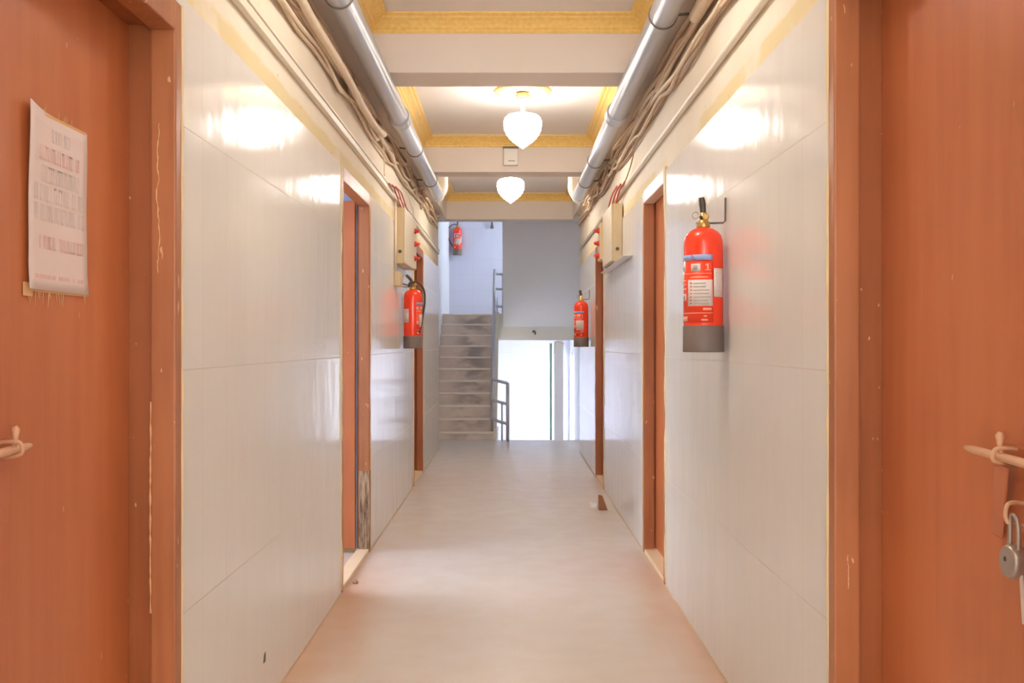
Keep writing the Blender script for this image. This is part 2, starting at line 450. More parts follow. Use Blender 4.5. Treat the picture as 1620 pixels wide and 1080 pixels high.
# hardware on the near doors
def bolt(leaf, s, x, y0, y1, z, yk):
    xs = x-s*.026
    rod = MB().tube([(xs, y0, z-.008), (xs, (y0+y1)/2, z-.003), (xs, y1-.03, z), (xs, y1, z+.001)], [.0085, .0085, .008, .005], 12)
    b = obj('bolt_rod', rod, 'painted_metal', leaf)
    st = MB().tube(spline([(x, yk-.012, z+.012), (xs-s*.012, yk-.01, z+.014), (xs-s*.014, yk-.004, z-.008), (x, yk, z-.016)], 6), .004, 8)
    obj('staple', st, 'painted_metal', leaf)
    kn = MB().tube([(xs, yk-.005, z), (xs-s*.004, yk-.005, z+.02), (xs-s*.004, yk-.005, z+.036), (xs-s*.002, yk-.005, z+.042)], [.005, .005, .008, .005], 10)
    obj('bolt_knob', kn, 'painted_metal', leaf)
    pl = MB().hexa([(x, yk-.045, z-.135), (x, yk+.02, z-.135), (x-s*.004, yk+.02, z-.135), (x-s*.004, yk-.045, z-.135),
                    (x, yk-.045, z+.02), (x, yk+.035, z+.02), (x-s*.004, yk+.035, z+.02), (x-s*.004, yk-.045, z+.02)])
    fixnormals(obj('back_plate', pl, 'brownplate', leaf))
xl1, xl4 = WL-.115, WR+.115
bolt(leaf1, -1, xl1, 1.55, 1.895, 1.008, 1.835)
bolt(leaf4, 1, xl4, 1.50, 1.905, 1.003, 1.77)
# hasp flap hanging under the right bolt
fl = MB().hexa([(xl4-.012, 1.795, .855), (xl4-.012, 1.835, .855), (xl4-.008, 1.835, .855), (xl4-.008, 1.795, .855),
                (xl4-.03, 1.74, .985), (xl4-.03, 1.79, .985), (xl4-.025, 1.79, .985), (xl4-.025, 1.74, .985)])
o = obj('hasp_flap', fl, 'brownplate', leaf4, bevel=.003); fixnormals(o)
obj('hasp_staple', MB().tube(spline([(xl4, 1.735, .925), (xl4-.03, 1.735, .925), (xl4-.034, 1.73, .895), (xl4, 1.73, .888)], 6), .004, 8), 'painted_metal', leaf4)
# padlock hangs from the staple
pk = thing('padlock', (xl4-.03, 1.715, .80), 'round steel padlock hanging from the hasp of the brown door', 'padlock')
bd = MB()
n = 28; rad = .029; zc = .030; hw = .011
for hx in (-hw-.002, -hw, hw, hw+.002):
    pass
prof = [(rad*.86, -hw-.003), (rad, -hw+.002), (rad, hw-.002), (rad*.86, hw+.003)]
bd.lathe(prof, n)
bd.v = [(z, y, x+zc) for x, y, z in bd.v]      # axis along X: disc faces the corridor
fixnormals(obj('lock_body', bd, 'metal', pk, local=True))
sh = MB().tube(spline([(0, -.014, .05), (0, -.015, .085), (0, -.008, .104), (0, .004, .108), (0, .013, .098), (0, .014, .055)], 6), .0042, 10)
obj('shackle', sh, 'metal', pk, local=True)
kh = MB().lathe([(.0045, 0), (.0045, .0012)], 12); kh.v = [(-hw-.0035+z, y+.004, x+zc+.004) for x, y, z in kh.v]
fixnormals(obj('keyhole', kh, 'black', pk, local=True))
tg = MB().hexa([(0.004, -.030, -.07), (0.004, -.018, -.07), (.006, -.018, -.07), (.006, -.030, -.07), (0, -.026, .012), (0, -.016, .012), (.002, -.016, .012), (.002, -.026, .012)])
fixnormals(obj('key_tag', tg, 'lab_white', pk, local=True))

# notice on the left door
nx = xl1+.0015
nt = thing('paper_notice', (nx, 2.06, 1.52), 'white paper notice with faded lines, taped to a brown door', 'notice')
pp = MB()
NY, NZ = 10, 14
y0n, y1n, z0n, z1n = 1.925, 2.205, 1.305, 1.655
def pz(u, v):
    curl = .010*max(0, (1-u)-.72)/.28*(.5+.5*v) + .004*max(0, .12-v)/.12
    top = .012*(1-u)**3*(v**6)
    return (nx+curl+.001*math.sin(9*v), y0n+(y1n-y0n)*u, z0n+(z1n-z0n)*v+top)
for th in (0, .0008):
    for j in range(NZ+1):
        for i in range(NY+1):
            p = pz(i/NY, j/NZ); pp.v.append((p[0]+th, p[1], p[2]))
w = NY+1; tot = w*(NZ+1)
for j in range(NZ):
    for i in range(NY):
        a = j*w+i
        pp.face((a, a+w, a+w+1, a+1), True); pp.face((tot+a, tot+a+1, tot+a+w+1, tot+a+w), True)
bd = [i for i in range(w)]+[j*w+NY for j in range(1, NZ+1)]+[NZ*w+i for i in range(NY-1, -1, -1)]+[j*w for j in range(NZ-1, 0, -1)]
for k in range(len(bd)):
    a, b = bd[k], bd[(k+1) % len(bd)]; pp.face((a, b, tot+b, tot+a))
fixnormals(obj('sheet', pp, 'paper', nt))
rows = [(.85, .40, .72, .026, 0), (.735, .18, .86, .028, 1), (.615, .2, .85, .032, 0), (.505, .10, .92, .032, 0), (.395, .10, .92, .032, 0), (.235, .14, .9, .026, 1), (.065, .1, .92, .008, 1)]
for v, u0, u1, hgt, red in rows:
    u = u0; ink = MB()
    while u < u1:
        wd = random.uniform(.022, .034)
        if random.random() < .86:
            kx = random.choice((0, 1, 2, 3))
            def bar(ua, ub, va, vb):
                pa, pb = pz(ua, va), pz(ub, vb)
                xx = max(pa[0], pb[0])+.0008
                ink.box(xx, xx+.0006, pa[1], pb[1], pa[2], pb[2])
            H = hgt/(z1n-z0n)
            if H < .03: bar(u, u+wd, v, v+H)
            else:
                bar(u, u+.008, v, v+H)
                if kx in (0, 2): bar(u, u+wd, v+H-.012, v+H)
                if kx in (1, 2): bar(u, u+wd, v, v+.012)
                if kx in (3, 0): bar(u+wd-.008, u+wd, v, v+H)
        u += wd+.010
    obj('printed_line', ink, 'ink_red' if red else 'ink', nt)
fb = MB().box(nx+.0002, nx+.0022, 1.918, 2.2, z0n-.004, z0n+.004); fb.box(nx, nx+.003, 1.916, 1.95, z0n-.014, z0n+.012)
for k in range(18):
    y = random.uniform(1.925, 2.0) if k < 9 else random.uniform(2.0, 2.19)
    L = random.uniform(.012, .035)
    fb.tube([(nx+.001, y, z0n+.002), (nx+.003, y+random.uniform(-.012, .012), z0n-L)], [.0012, .0004], 5)
obj('tape_fringe', fb, 'fibre', nt)
fb = MB().box(nx+.0002, nx+.0016, 1.95, 2.2, z1n-.004, z1n+.002)
for k in range(8):
    y = random.uniform(1.98, 2.15)
    fb.tube([(nx+.001, y, z1n-.002), (nx+.003, y+random.uniform(-.006, .006), z1n+random.uniform(.01, .025))], [.001, .0004], 5)
obj('tape_fringe', fb, 'fibre', nt)

# ------------------------------------------------------------------ fire extinguishers
def extinguisher(loc, rz, label, lab, stick, hose=None, bracket=1, lever=(.02, -.02), wall_dx=.08, wall_dy=0.):
    r = .069
    e = thing('fire_extinguisher', loc, label, 'fire extinguisher', 'red fire extinguishers on the walls', rz)
    body = MB().lathe([(r-.002, .0), (r, .006), (r, .375), (r*.98, .392), (r*.9, .41), (r*.74, .424), (r*.5, .434), (.024, .438)], 40)
    obj('cylinder_body', body, 'red', e, local=True)
    sk = MB().lathe([(r-.004, -.004), (r+.003, -.004), (r+.004, .0), (r+.003, .088), (r+.0005, .09)], 40)
    obj('base_skirt', sk, 'skirt', e, local=True)
    vl = MB().lathe([(.022, .436), (.025, .442), (.021, .455), (.019, .462), (.014, .466), (.014, .49), (.009, .494)], 20)
    obj('valve', vl, 'brass', e, local=True)
    hd = MB()
    hd.tube(spline([(-lever[0]*.6, -lever[1]*.6, .478), (lever[0]*.1, lever[1]*.1, .488), (lever[0]*.4, lever[1]*.4, .515), (lever[0], lever[1], .545)], 5), [.007]*4+[.011]*6+[.012]*4+[.010]*2, 10)
    hd2 = MB().tube(spline([(0, 0, .474), (lever[0]*.9, lever[1]*.9, .470), (lever[0]*1.5, lever[1]*1.5, .478)], 5), .0055, 8)
    obj('lever', hd, 'black', e, local=True); obj('carry_handle', hd2, 'black', e, local=True)
    pin = MB().tube([(.012*math.cos(a)-.026, -.012, .482+.012*math.sin(a)) for a in [2*PI*k/16 for k in range(17)]], .0016, 6)
    obj('safety_ring', pin, 'metal', e, local=True)
    ga = MB().lathe([(.011, 0), (.011, .012), (.009, .014)], 16); ga.v = [(x+.012, -.018-z, y+.474) for x, y, z in ga.v]
    fixnormals(obj('gauge', ga, 'brass', e, local=True))
    # printed label
    l0, l1 = lab; L = l1-l0; q = lambda f: l0+L*f
    lm = MB(); R1, R2 = r+.0006, r+.0013
    lm.mat(0).patch(R1, l0, l1, .10, .33, 16)
    lm.mat(1).patch(R2, q(.02), q(.44), .318, .338, 8); lm.mat(2).patch(R2+.0006, q(.46), q(.98), .318, .338, 8)
    lm.mat(1).patch(R2+.0006, q(.08), q(.36), .325, .332, 6); 
    lm.mat(3).patch(R2, q(.02), q(.22), .280, .305, 6); lm.mat(3).patch(R2, q(.42), q(.68), .280, .306, 6)
    lm.mat(4).patch(R2+.0008, q(.08), q(.16), .287, .300, 4); lm.mat(4).patch(R2+.0008, q(.49), q(.60), .286, .301, 4)
    lm.mat(5).patch(R2, q(.84), q(.88), .282, .306, 3); lm.mat(5).patch(R2, q(.80), q(.84), .299, .304, 3); lm.mat(5).patch(R2, q(.79), q(.93), .282, .285, 3)
    lm.mat(5).patch(R2, q(.05), q(.96), .270, .2725, 8); lm.mat(5).patch(R2, q(.40), q(.86), .256, .261, 6)
    for z in (.245, .23, .215): lm.mat(5).patch(R2, q(.06), q(.24), z, z+.006, 5)
    lm.mat(3).patch(R2, q(.05), q(.24), .176, .202, 5); lm.mat(4).patch(R2+.0008, q(.1), q(.18), .183, .196, 4)
    lm.mat(3).patch(R2, q(.32), q(.985), .158, .25, 8)
    for z in (.236, .224, .212, .2, .188, .176, .165):
        lm.mat(4).patch(R2+.0008, q(.50), q(random.uniform(.8, .95)), z, z+.0028, 5)
        lm.mat(6).patch(R2+.0008, q(.40), q(.45), z, z+.004, 3)
    lm.mat(5).patch(R2, q(.74), q(.96), .143, .151, 4); lm.mat(5).patch(R2, q(.05), q(.985), .132, .1345, 8)
    lm.mat(5).patch(R2, q(.70), q(.86), .106, .112, 4); lm.mat(5).patch(R2, q(.76), q(.84), .120, .125, 4); lm.mat(5).patch(R2, q(.08), q(.3), .106, .122, 4)
    fixnormals(obj('printed_label', lm, ['red', 'lab_blue', 'lab_blue', 'lab_white', 'lab_grey', 'lab_pale', 'lab_red'], e, local=True))
    sm = MB().patch(R2+.001, stick[0], stick[1], .19, .29, 8)
    for z in (.275, .262, .249, .236, .223, .21): sm.mat(1).patch(R2+.0018, stick[0]+3, stick[1]-3, z, z+.0015, 5)
    fixnormals(obj('service_tag', sm, ['lab_white', 'ink'], e, local=True))
    # wall bracket: upright wire and a hook to the neck (world axes -> local)
    c_, s_ = math.cos(-rz), math.sin(-rz)
    def w2l(x, y, z): return (c_*x-s_*y, s_*x+c_*y, z)
    br = MB().tube([w2l(wall_dx, wall_dy, .545), w2l(wall_dx-.001, wall_dy, .462), w2l(wall_dx*.9, wall_dy*.9, .456), w2l(0, .018, .456)], .0035, 8)
    br.tube(spline([w2l(.02*bracket, .012, .456), w2l(0, .024, .457), w2l(-.02*bracket, .012, .456)], 5), .0035, 8)
    obj('wall_bracket', br, 'strap', e, local=True)
    if hose:
        h = MB().tube(spline([w2l(*p) for p in hose], 8), .0075, 10)
        obj('hose', h, 'hose', e, local=True)
    return e
extinguisher((.688, 3.60, 1.173), -.32, 'large red extinguisher with printed label beside the second brown doorway', (-78, 36), (38, 76), None, 1, (-.005, -.012), .078)
extinguisher((.688, 9.79, 1.17), -.2, 'small red extinguisher hung near the stair end, no hose, opposite the hosed one', (-70, 30), (150, 170), None, 1, (-.012, .0), .078)
extinguisher((-.725, 7.55, 1.165), .3, 'red extinguisher with a looping black hose below the tan electrical box', (8, 78), (-80, -38),
             [(-.02, .0, .478), (-.03, -.02, .462), (-.02, -.02, .485), (.0, -.02, .492), (.05, -.01, .482), (.082, 0, .43), (.088, 0, .35), (.075, 0, .25), (.06, -.03, .15), (.05, -.055, .115)], -1, (-.05, .0), -.078)
extinguisher((-.845, BACK-.09, 2.62), 0, 'distant red extinguisher high on the white stair landing wall', (-50, 40), (44, 70),
             [(.0, -.01, .478), (-.05, -.03, .485), (-.12, -.02, .45), (-.155, 0, .36), (-.13, -.02, .24), (-.066, -.04, .12)], -1, (.01, -.01), .004, .088)

# ------------------------------------------------------------------ chandeliers + rosettes
def chandelier(x, y, label, zb, rad=.127):
    c = thing('chandelier', (x, y, ZC), label, 'chandelier', 'crystal ceiling lamps')
    obj('ceiling_cap', MB().lathe([(.030, -.012), (.034, -.02), (.05, -.03), (.045, -.042), (.020, -.05)], 24), 'brass', c, local=True)
    top = zb+.225-ZC
    obj('stem', MB().tube([(0, 0, -.03), (0, 0, top+.01)], .012, 12), 'white', c, local=True)
    R = rad
    prof = [(.02, .226), (R*.55, .224), (R*.80, .214), (R*.93, .197), (R*.99, .176), (R*.965, .172), (R*1.0, .148), (R*.965, .143), (R*.955, .116), (R*.905, .112), (R*.85, .086), (R*.79, .082), (R*.69, .060), (R*.62, .056), (R*.50, .037), (R*.42, .033), (R*.28, .016), (R*.2, .012), (.012, .0), (.001, -.008)]
    prof = [(r, z+zb-ZC) for r, z in prof][::-1]
    sh = MB().lathe(prof, 56, wob=lambda a, i: 1+.022*math.cos(28*a))
    obj('crystal_shade', sh, 'lit', c, local=True)
    bl = bpy.data.lights.new('bulb', 'POINT'); bl.energy = 9.0; bl.shadow_soft_size = .03; bl.color = (1, .97, .93)
    bo = bpy.data.objects.new('bulb', bl); COL.objects.link(bo); bo.parent = c; bo.location = (0, 0, zb+.14-ZC)
    return c
chandelier(.085, 6.8, 'lit crystal chandelier nearer the viewer, hanging from the gold-rimmed rosette', 2.515)
chandelier(.005, 9.45, 'second lit crystal chandelier, hanging just beyond the beam with the small box', 2.515)
chandelier(.02, 3.3, 'unseen crystal chandelier added for light above the frame, between the first doors and the beam', 2.55)  # out of view, added to light the near end
chandelier(.0, -.2, 'unseen crystal chandelier added for light over the viewer', 2.55)  # also unseen, added as extra light around the camera
def rosette(x, y, w):
    r = thing('ceiling_rosette', (x, y, ZC), w, 'rosette', 'ceiling rosettes')
    obj('disc', MB().lathe([(.13, 0), (.135, -.006), (.10, -.010), (.06, -.012), (.001, -.014)], 40), 'rosette', r, local=True)
    rim = MB().lathe([(.131, 0), (.135, -.014), (.150, -.024), (.165, -.022), (.178, -.014), (.19, -.012), (.192, 0)], 64, wob=lambda a, i: 1+.018*math.cos(20*a))
    fixnormals(obj('gilt_rim', rim, 'gold', r, local=True))
rosette(.085, 6.8, 'gilt rimmed plaster rosette over the nearer lit chandelier')
rosette(.005, 9.45, 'gilt rimmed plaster rosette over the second chandelier, behind the beam')

# small box on the second beam
sb = thing('junction_box', (0.015, 8.33, 2.735), 'small pale box with a slot, fixed to the beam below the nearer chandelier', 'box')
obj('box_body', MB().box(-.055, .065, 8.285, 8.33, 2.66, 2.80), 'pvc_white', sb, bevel=.006)
obj('slot', MB().box(-.015, .04, 8.2835, 8.287, 2.692, 2.698), 'strap', sb)
obj('top_shadow_strip', MB().box(-.058, .068, 8.282, 8.33, 2.801, 2.812), 'strap', sb)  # dark strip standing in for the shade along the box top

# ------------------------------------------------------------------ drain pipes under the beams
def pipe(s, xc, zc, r, y0, y1, joints, ties, label, drop):
    p = thing('drain_pipe', (xc, (y0+y1)/2, zc), label, 'pipe')
    obj('pipe_run', MB().tube([(xc, y0, zc), (xc, y1-.06, zc)], r, 28), 'pvc', p)
    el = MB().tube(spline([(xc, y1-.14, zc), (xc, y1-.03, zc), (xc, y1+.03, zc+.02), (xc+drop, y1+.05, zc+.08), (xc+drop, y1+.06, zc+.16), (xc+drop, y1+.06, zc+.345)], 6), [r*1.06]*31, 20)
    obj('elbow', el, 'pvc_white', p)
    for y in joints:
        j = MB().lathe([(r*1.02, -.075), (r*1.16, -.07), (r*1.2, -.055), (r*1.16, -.04), (r*1.14, .04), (r*1.2, .055), (r*1.16, .07), (r*1.02, .075)], 28)
        j.v = [(xc+x, y+z, zc+q) for x, q, z in j.v]
        fixnormals(obj('coupling', j, 'pvc', p))
    for y in ties:
        j = MB().lathe([(r*1.01, -.009), (r*1.07, -.008), (r*1.07, .008), (r*1.01, .009)], 28)
        j.v = [(xc+x, y+z, zc+q) for x, q, z in j.v]
        j.tube([(xc, y, zc+r), (xc, y, ZB-.002)], .004, 6)
        j.tube([(xc+s*r, y, zc), (xc+s*(r+.05), y, zc+.005)], .006, 6)
        fixnormals(obj('pipe_clip', j, 'strap', p))
pipe(-1, -.66, 2.547, .055, YB, 9.25, [6.05], [3.9, 7.0, 8.35], 'grey drain pipe under the beams on the side of the door with the paper notice', .03)
pipe(1, .628, 2.547, .056, YB, 9.35, [5.95], [4.15, 7.45, 8.4], 'grey drain pipe under the beams on the side of the door with the padlock', -.03)

# conduits
cd = thing('wall_conduit', (WL+.02, 4.5, 2.225), 'flat cream cable trunking running along plaster above the open door', 'conduit')
obj('channel', MB().box(WL-.008, WL+.016, YB, 11.4, 2.203, 2.236), 'trunk', cd, bevel=.004)
obj('lid', MB().box(WL-.004, WL+.020, YB, 11.4, 2.238, 2.250), 'trunk', cd, bevel=.003)
cd = tag(obj('wall_conduit', MB().tube([(WR-.006, YB, 2.232), (WR-.006, 11.1, 2.236)], .0135, 12), 'trunk'), 'round cream conduit running along plaster above the extinguishers and closed doors', 'conduit')

# cable bundles: individually built cables
def cable(side, base, amp, r, mat, label, seed, y0=-1.5, y1=11.1, slope=0., off=.0):
    rnd = random.Random(seed); W = WL if side < 0 else WR
    pts = []; y = y0
    while y < y1:
        pts.append((W-side*(-.008+r+off+rnd.uniform(0, .016)), y, base+slope*(y-3)+rnd.uniform(-amp, amp)*1.7))
        y += rnd.uniform(.14, .5)
    o = obj('wall_cable', MB().tube(spline(pts, 5), r, 8), mat)
    return tag(o, label, 'cable', 'cables bundled on the %s wall' % ('left' if side < 0 else 'right'))
LLAB = 'dusty cable in the tangled bundle above the trunking, over the open door'
RLAB = 'dusty cable in the tangled bundle above the round conduit and large extinguisher'
for k, (z, a, r, mt, of) in enumerate([(2.37, .016, .008, 'cable', 0), (2.39, .018, .010, 'cable_lt', .006), (2.415, .018, .011, 'cable', .012), (2.435, .02, .007, 'cable_dk', .02),
                                       (2.455, .02, .010, 'cable_lt', .008), (2.475, .018, .012, 'cable', .014), (2.50, .018, .009, 'cable_dk', .004), (2.52, .015, .012, 'cable', .0)]):
    cable(-1, z, a, r, mt, LLAB, 100+k, slope=.012, off=of)
for k, (z, a, r, mt, of) in enumerate([(2.375, .014, .008, 'cable_dk', 0), (2.395, .016, .010, 'cable', .006), (2.42, .018, .011, 'cable_lt', .012), (2.445, .018, .008, 'cable', .018),
                                       (2.465, .018, .012, 'cable_lt', .006), (2.49, .018, .013, 'cable', .012), (2.52, .016, .009, 'cable_dk', .004), (2.54, .014, .012, 'cable', .0)]):
    cable(1, z, a, r, mt, RLAB, 200+k, slope=.015, off=of)
def hose(side, pts, r, mat, label):
    W = WL if side < 0 else WR
    P = [(W-side*(r-.004+d), y, z) for y, z, d in pts]
    o = obj('sagging_hose', MB().tube(spline(P, 6), r, 12), mat); return tag(o, label, 'hose')
hose(-1, [(3.55, 2.455, .035), (3.9, 2.44, .035), (4.3, 2.435, .04), (4.75, 2.43, .04), (5.2, 2.415, .038), (5.7, 2.42, .036), (6.1, 2.46, .034)], .019, 'cable_lt', 'thick sagging cream hose among the cables on the open door side')
hose(1, [(3.2, 2.55, .012), (3.6, 2.52, .014), (3.85, 2.49, .016), (4.0, 2.49, .016)], .026, 'cable_lt', 'thick cut off cream hose among the cables over the large extinguisher')

# loose wires
def wire(pts, r, mat, label, group=None, name='loose_wire'):
    return tag(obj(name, MB().tube(spline(pts, 6), r, 6), mat), label, 'wire', group)
for k in range(3):
    wire([(WL+.027+.013*k, 6.55+.07*k, 2.235), (WL+.029+.013*k, 6.80+.1*k, 2.245), (WL+.031+.013*k, 7.05+.1*k, 2.20), (WL+.031+.013*k, 7.25+.1*k, 2.172)], .005, 'wire_red', 'red wire dropping from the trunking into the box with the pale lid', 'red wires over the box on the open door side')
    wire([(WR-.028-.015*k, 6.55+.09*k, 2.245), (WR-.030-.015*k, 6.8+.1*k, 2.235), (WR-.032-.015*k, 6.98+.1*k, 2.20), (WR-.032-.015*k, 7.06+.12*k, 2.166)], .006, 'wire_red', 'red wire dropping from the conduit into the box with a black lock', 'red wires over the box with a lock')
wire([(WL+.075, 6.9, 2.26), (WL+.08, 7.2, 2.27), (WL+.08, 7.6, 2.19), (WL+.06, 7.85, 2.25), (WL+.05, 7.92, 2.10)], .003, 'wire_wh', 'thin white wire curling out past the box on the open door side')
wire([(WR-.012, 6.2, 2.50), (WR-.012, 6.22, 2.42), (WR-.012, 6.25, 2.35), (WR-.012, 6.5, 2.29), (WR-.014, 6.85, 2.24)], .0045, 'cable_dk', 'brown wire dropping from the cable bundle to the conduit')
wire([(WL+.012, 6.35, 2.46), (WL+.012, 6.4, 2.38), (WL+.012, 6.42, 2.26)], .005, 'cable_lt', 'cream wire dropping from the cable bundle to the flat trunking')

# electrical boxes
def ebox(W, y0, y1, z0, z1, dep, label, lock=True):
    s = -1 if W < 0 else 1
    e = thing('electrical_box', (W, (y0+y1)/2, z0), label, 'electrical box')
    obj('enclosure', MB().box(W, W-s*(dep-.012), y0, y1, z0, z1), 'boxtan', e, bevel=.006)
    obj('lid', MB().box(W-s*(dep-.011), W-s*dep, y0+.004, y1-.004, z0+.004, z1-.004), 'boxlid', e, bevel=.004)
    k = MB().lathe([(.012, 0), (.012, .006), (.009, .009)], 16); k.v = [(W-s*dep*.45+x, y0-z+.002, z0+.085+q) for x, q, z in k.v]
    fixnormals(obj('lock', k, 'black', e))
    return e
ebox(WR, 6.92, 7.55, 1.762, 2.158, .08, 'tan electrical box with a black lock, between the closed doors')
eb = ebox(WL, 7.16, 7.80, 1.766, 2.165, .068, 'tan electrical box above the extinguisher with the looping hose')
# clear tray line under the right box
tag(obj('wall_shelf', MB().box(WR, WR-.062, 6.35, 7.92, 1.748, 1.754), 'pvc_white', None, bevel=.003), 'thin white tray directly under the tan box with a lock', 'shelf')
tag(obj('wall_pipe', MB().tube([(WL+.009, 7.06, 2.2), (WL+.009, 7.06, 1.70)], .009, 8), 'cable_lt'), 'thin vertical cream pipe down the tile beside the electrical box', 'pipe')
jb = thing('switch_box', (WL, 7.12, 1.60), 'small beige switch box at the foot of the thin vertical pipe', 'switch')
obj('box_body', MB().box(WL, WL+.045, 7.05, 7.2, 1.60, 1.70), 'boxtan', jb, bevel=.005)
obj('switch_rocker', MB().box(WL+.046, WL+.05, 7.1, 7.15, 1.63, 1.67), 'boxlid', jb, bevel=.002)

# narrow yellow-sided switch panels with three red knobs
def panel(W, y0, y1, z0, z1, dep, zs, label):
    s = -1 if W < 0 else 1
    e = thing('red_switch_box', (W, (y0+y1)/2, z0), label, 'fuse box')
    obj('panel_case', MB().box(W, W-s*dep, y0, y1, z0, z1), 'yellow', e, bevel=.004)
    obj('panel_cover', MB().box(W-s*dep, W-s*(dep+.006), y0+.006, y1-.006, z0+.006, z1-.006), 'boxlid', e, bevel=.002)
    for z in zs:
        k = MB().lathe([(.022, 0), (.022, .008), (.016, .014), (.014, .03), (.010, .034)], 18)
        xx = W-s*(dep+.006)
        k.v = [(xx-s*zz, (y0+y1)/2+x, z+q) for x, q, zz in k.v]
        k.hexa([(xx-s*.03, (y0+y1)/2-.03, z-.012), (xx-s*.03, (y0+y1)/2+.03, z-.004), (xx-s*.042, (y0+y1)/2+.03, z-.004), (xx-s*.042, (y0+y1)/2-.03, z-.012),
                (xx-s*.03, (y0+y1)/2-.03, z+.008), (xx-s*.03, (y0+y1)/2+.03, z+.014), (xx-s*.042, (y0+y1)/2+.03, z+.014), (xx-s*.042, (y0+y1)/2-.03, z+.008)])
        fixnormals(obj('red_knob', k, 'knobred', e))
panel(WL, 8.0, 8.32, 1.80, 2.20, .034, (2.105, 2.0, 1.885), 'narrow yellow panel with three red knobs before the hosed extinguisher doorway')
panel(WR, 7.97, 8.22, 1.86, 2.16, .052, (2.10, 2.0, 1.90), 'narrow yellow panel with three red knobs beyond the box with a lock')

# little wood block at the foot of the right wall, paper scrap beside it
wb = MB().hexa([(.70, 7.27, 0), (.765, 7.27, 0), (.765, 7.33, 0), (.70, 7.33, 0), (.70, 7.27, .105), (.728, 7.27, .10), (.728, 7.33, .10), (.70, 7.33, .105)])
wb.v = [(x-.062, y, z) for x, y, z in wb.v]
tag(obj('wood_block', wb, 'woodchip', None, bevel=.003), 'small brown wooden block on the floor near the wall', 'block')
tag(obj('paper_scrap', MB().box(.585, .635, 7.36, 7.46, 0, .03), 'white', None, bevel=.004), 'little white box on the floor beside the brown block', 'box')
# grit on the floor by the thresholds
tag(obj('floor_chip', MB().lathe([(.012, 0), (.016, .006), (.010, .014), (.002, .018)], 8, (-.775, 5.06, 0.0)), 'cable_dk'), 'small brown chip at the foot of the tiled wall by the open door', 'chip')
ck = MB().hexa([(WL, 3.32, .150), (WL, 3.345, .150), (WL+.002, 3.345, .150), (WL+.002, 3.32, .150), (WL, 3.33, .175), (WL, 3.345, .18), (WL+.002, 3.345, .18), (WL+.002, 3.33, .175)])
tag(fixnormals(obj('tile_chip', ck, 'black')), 'small black chip low on the glazed tile before the open door', 'chip')
# edge line where the floor meets the right wall
sk = MB().tube([(WR-.003, y, .004) for y in (YB, 1.4)], .005, 6)
for side, W, doors, ye in (('left', WL, LD, YL), ('right', WR, RD, YR)):
    m = MB(); cur = YB; s = -1 if W < 0 else 1
    for a, b, h in doors+[(ye, ye, 0)]:
        if a > cur: m.box(W-s*.004, W, cur, a, 0, .006)
        cur = b
    tag(obj('baseboard_'+side, m, 'grout'), 'thin yellowed grout line along the foot of the %s wall' % side, 'skirting', kind='structure')

# ------------------------------------------------------------------ room behind the open door
rm = MB()
X0, X1, Y0, Y1, ZR = -3.6, -.99, 4.3, 7.9, 2.8
rm.box(X0, X1, Y0-.1, Y0, 0, ZR); rm.box(X0, X1, Y1, Y1+.1, 0, ZR)
rm.box(X0, X1, Y0, Y1, ZR, ZR+.1)
# outer wall with a window hole
rm.box(X0-.1, X0, Y0-.1, Y1+.1, 0, .8); rm.box(X0-.1, X0, Y0-.1, Y1+.1, 2.3, ZR+.1); rm.box(X0-.1, X0, Y0-.1, 4.5, .8, 2.3); rm.box(X0-.1, X0, 7.7, Y1+.1, .8, 2.3)
tag(obj('wall_side_room', rm, 'roomblue'), 'pale blue walls of the room behind the open door', 'wall', kind='structure')
tag(obj('floor_side_room', MB().box(X0-.1, -.99, Y0-.1, Y1+.1, -.16, 0), 'sill'), 'floor of the room behind the open door', 'floor', kind='structure')

# ------------------------------------------------------------------ stairwell
def rect_wall_x(m, x0, x1, y0, y1, z0, z1, holes):
    # wall slab in the YZ plane with rectangular holes stacked in z
    cur = z0
    for (a, b, c, d) in sorted(holes, key=lambda h: h[2]):
        m.box(x0, x1, y0, y1, cur, c); m.box(x0, x1, y0, a, c, d); m.box(x0, x1, b, y1, c, d); cur = d
    m.box(x0, x1, y0, y1, cur, z1)
ZLOW, ZTOP = -1.7, 4.6
m = MB().box(SX0-.12, SX1+.12, BACK, BACK+.15, ZLOW, ZTOP)
tag(obj('wall_stair_end', m, 'tile_far'), 'white tiled end wall of the stairwell', 'wall', kind='structure')
m = MB().box(SX0-.12, SX0, 11.74, BACK, ZLOW, ZTOP); m.box(SX0-.12, SX0, YL, 11.74, 0, ZB)
tag(obj('wall_stair_left', m, 'stairpaint'), 'white wall beside the ascending steps', 'wall', kind='structure')
WIN_LO = (15.15, 16.2, -1.05, 1.05); WIN_HI = (14.85, 15.9, 2.35, 3.7)
m = MB(); rect_wall_x(m, SX1, SX1+.12, YR, BACK, ZLOW, ZTOP, [WIN_LO, WIN_HI])
tag(obj('wall_stair_right', m, 'stairpaint'), 'white stairwell wall with the windows', 'wall', kind='structure')
tag(obj('ceiling_stairwell', MB().box(SX0-.12, SX1+.12, 11.74, BACK+.15, ZTOP, ZTOP+.1), 'ceil'), 'white stairwell ceiling', 'ceiling', kind='structure')
tag(obj('floor_lower_landing', MB().box(SX0-.12, SX1+.12, 12.58, BACK+.15, ZLOW-.1, -1.55), 'floor'), 'lower stair landing floor', 'floor', kind='structure')
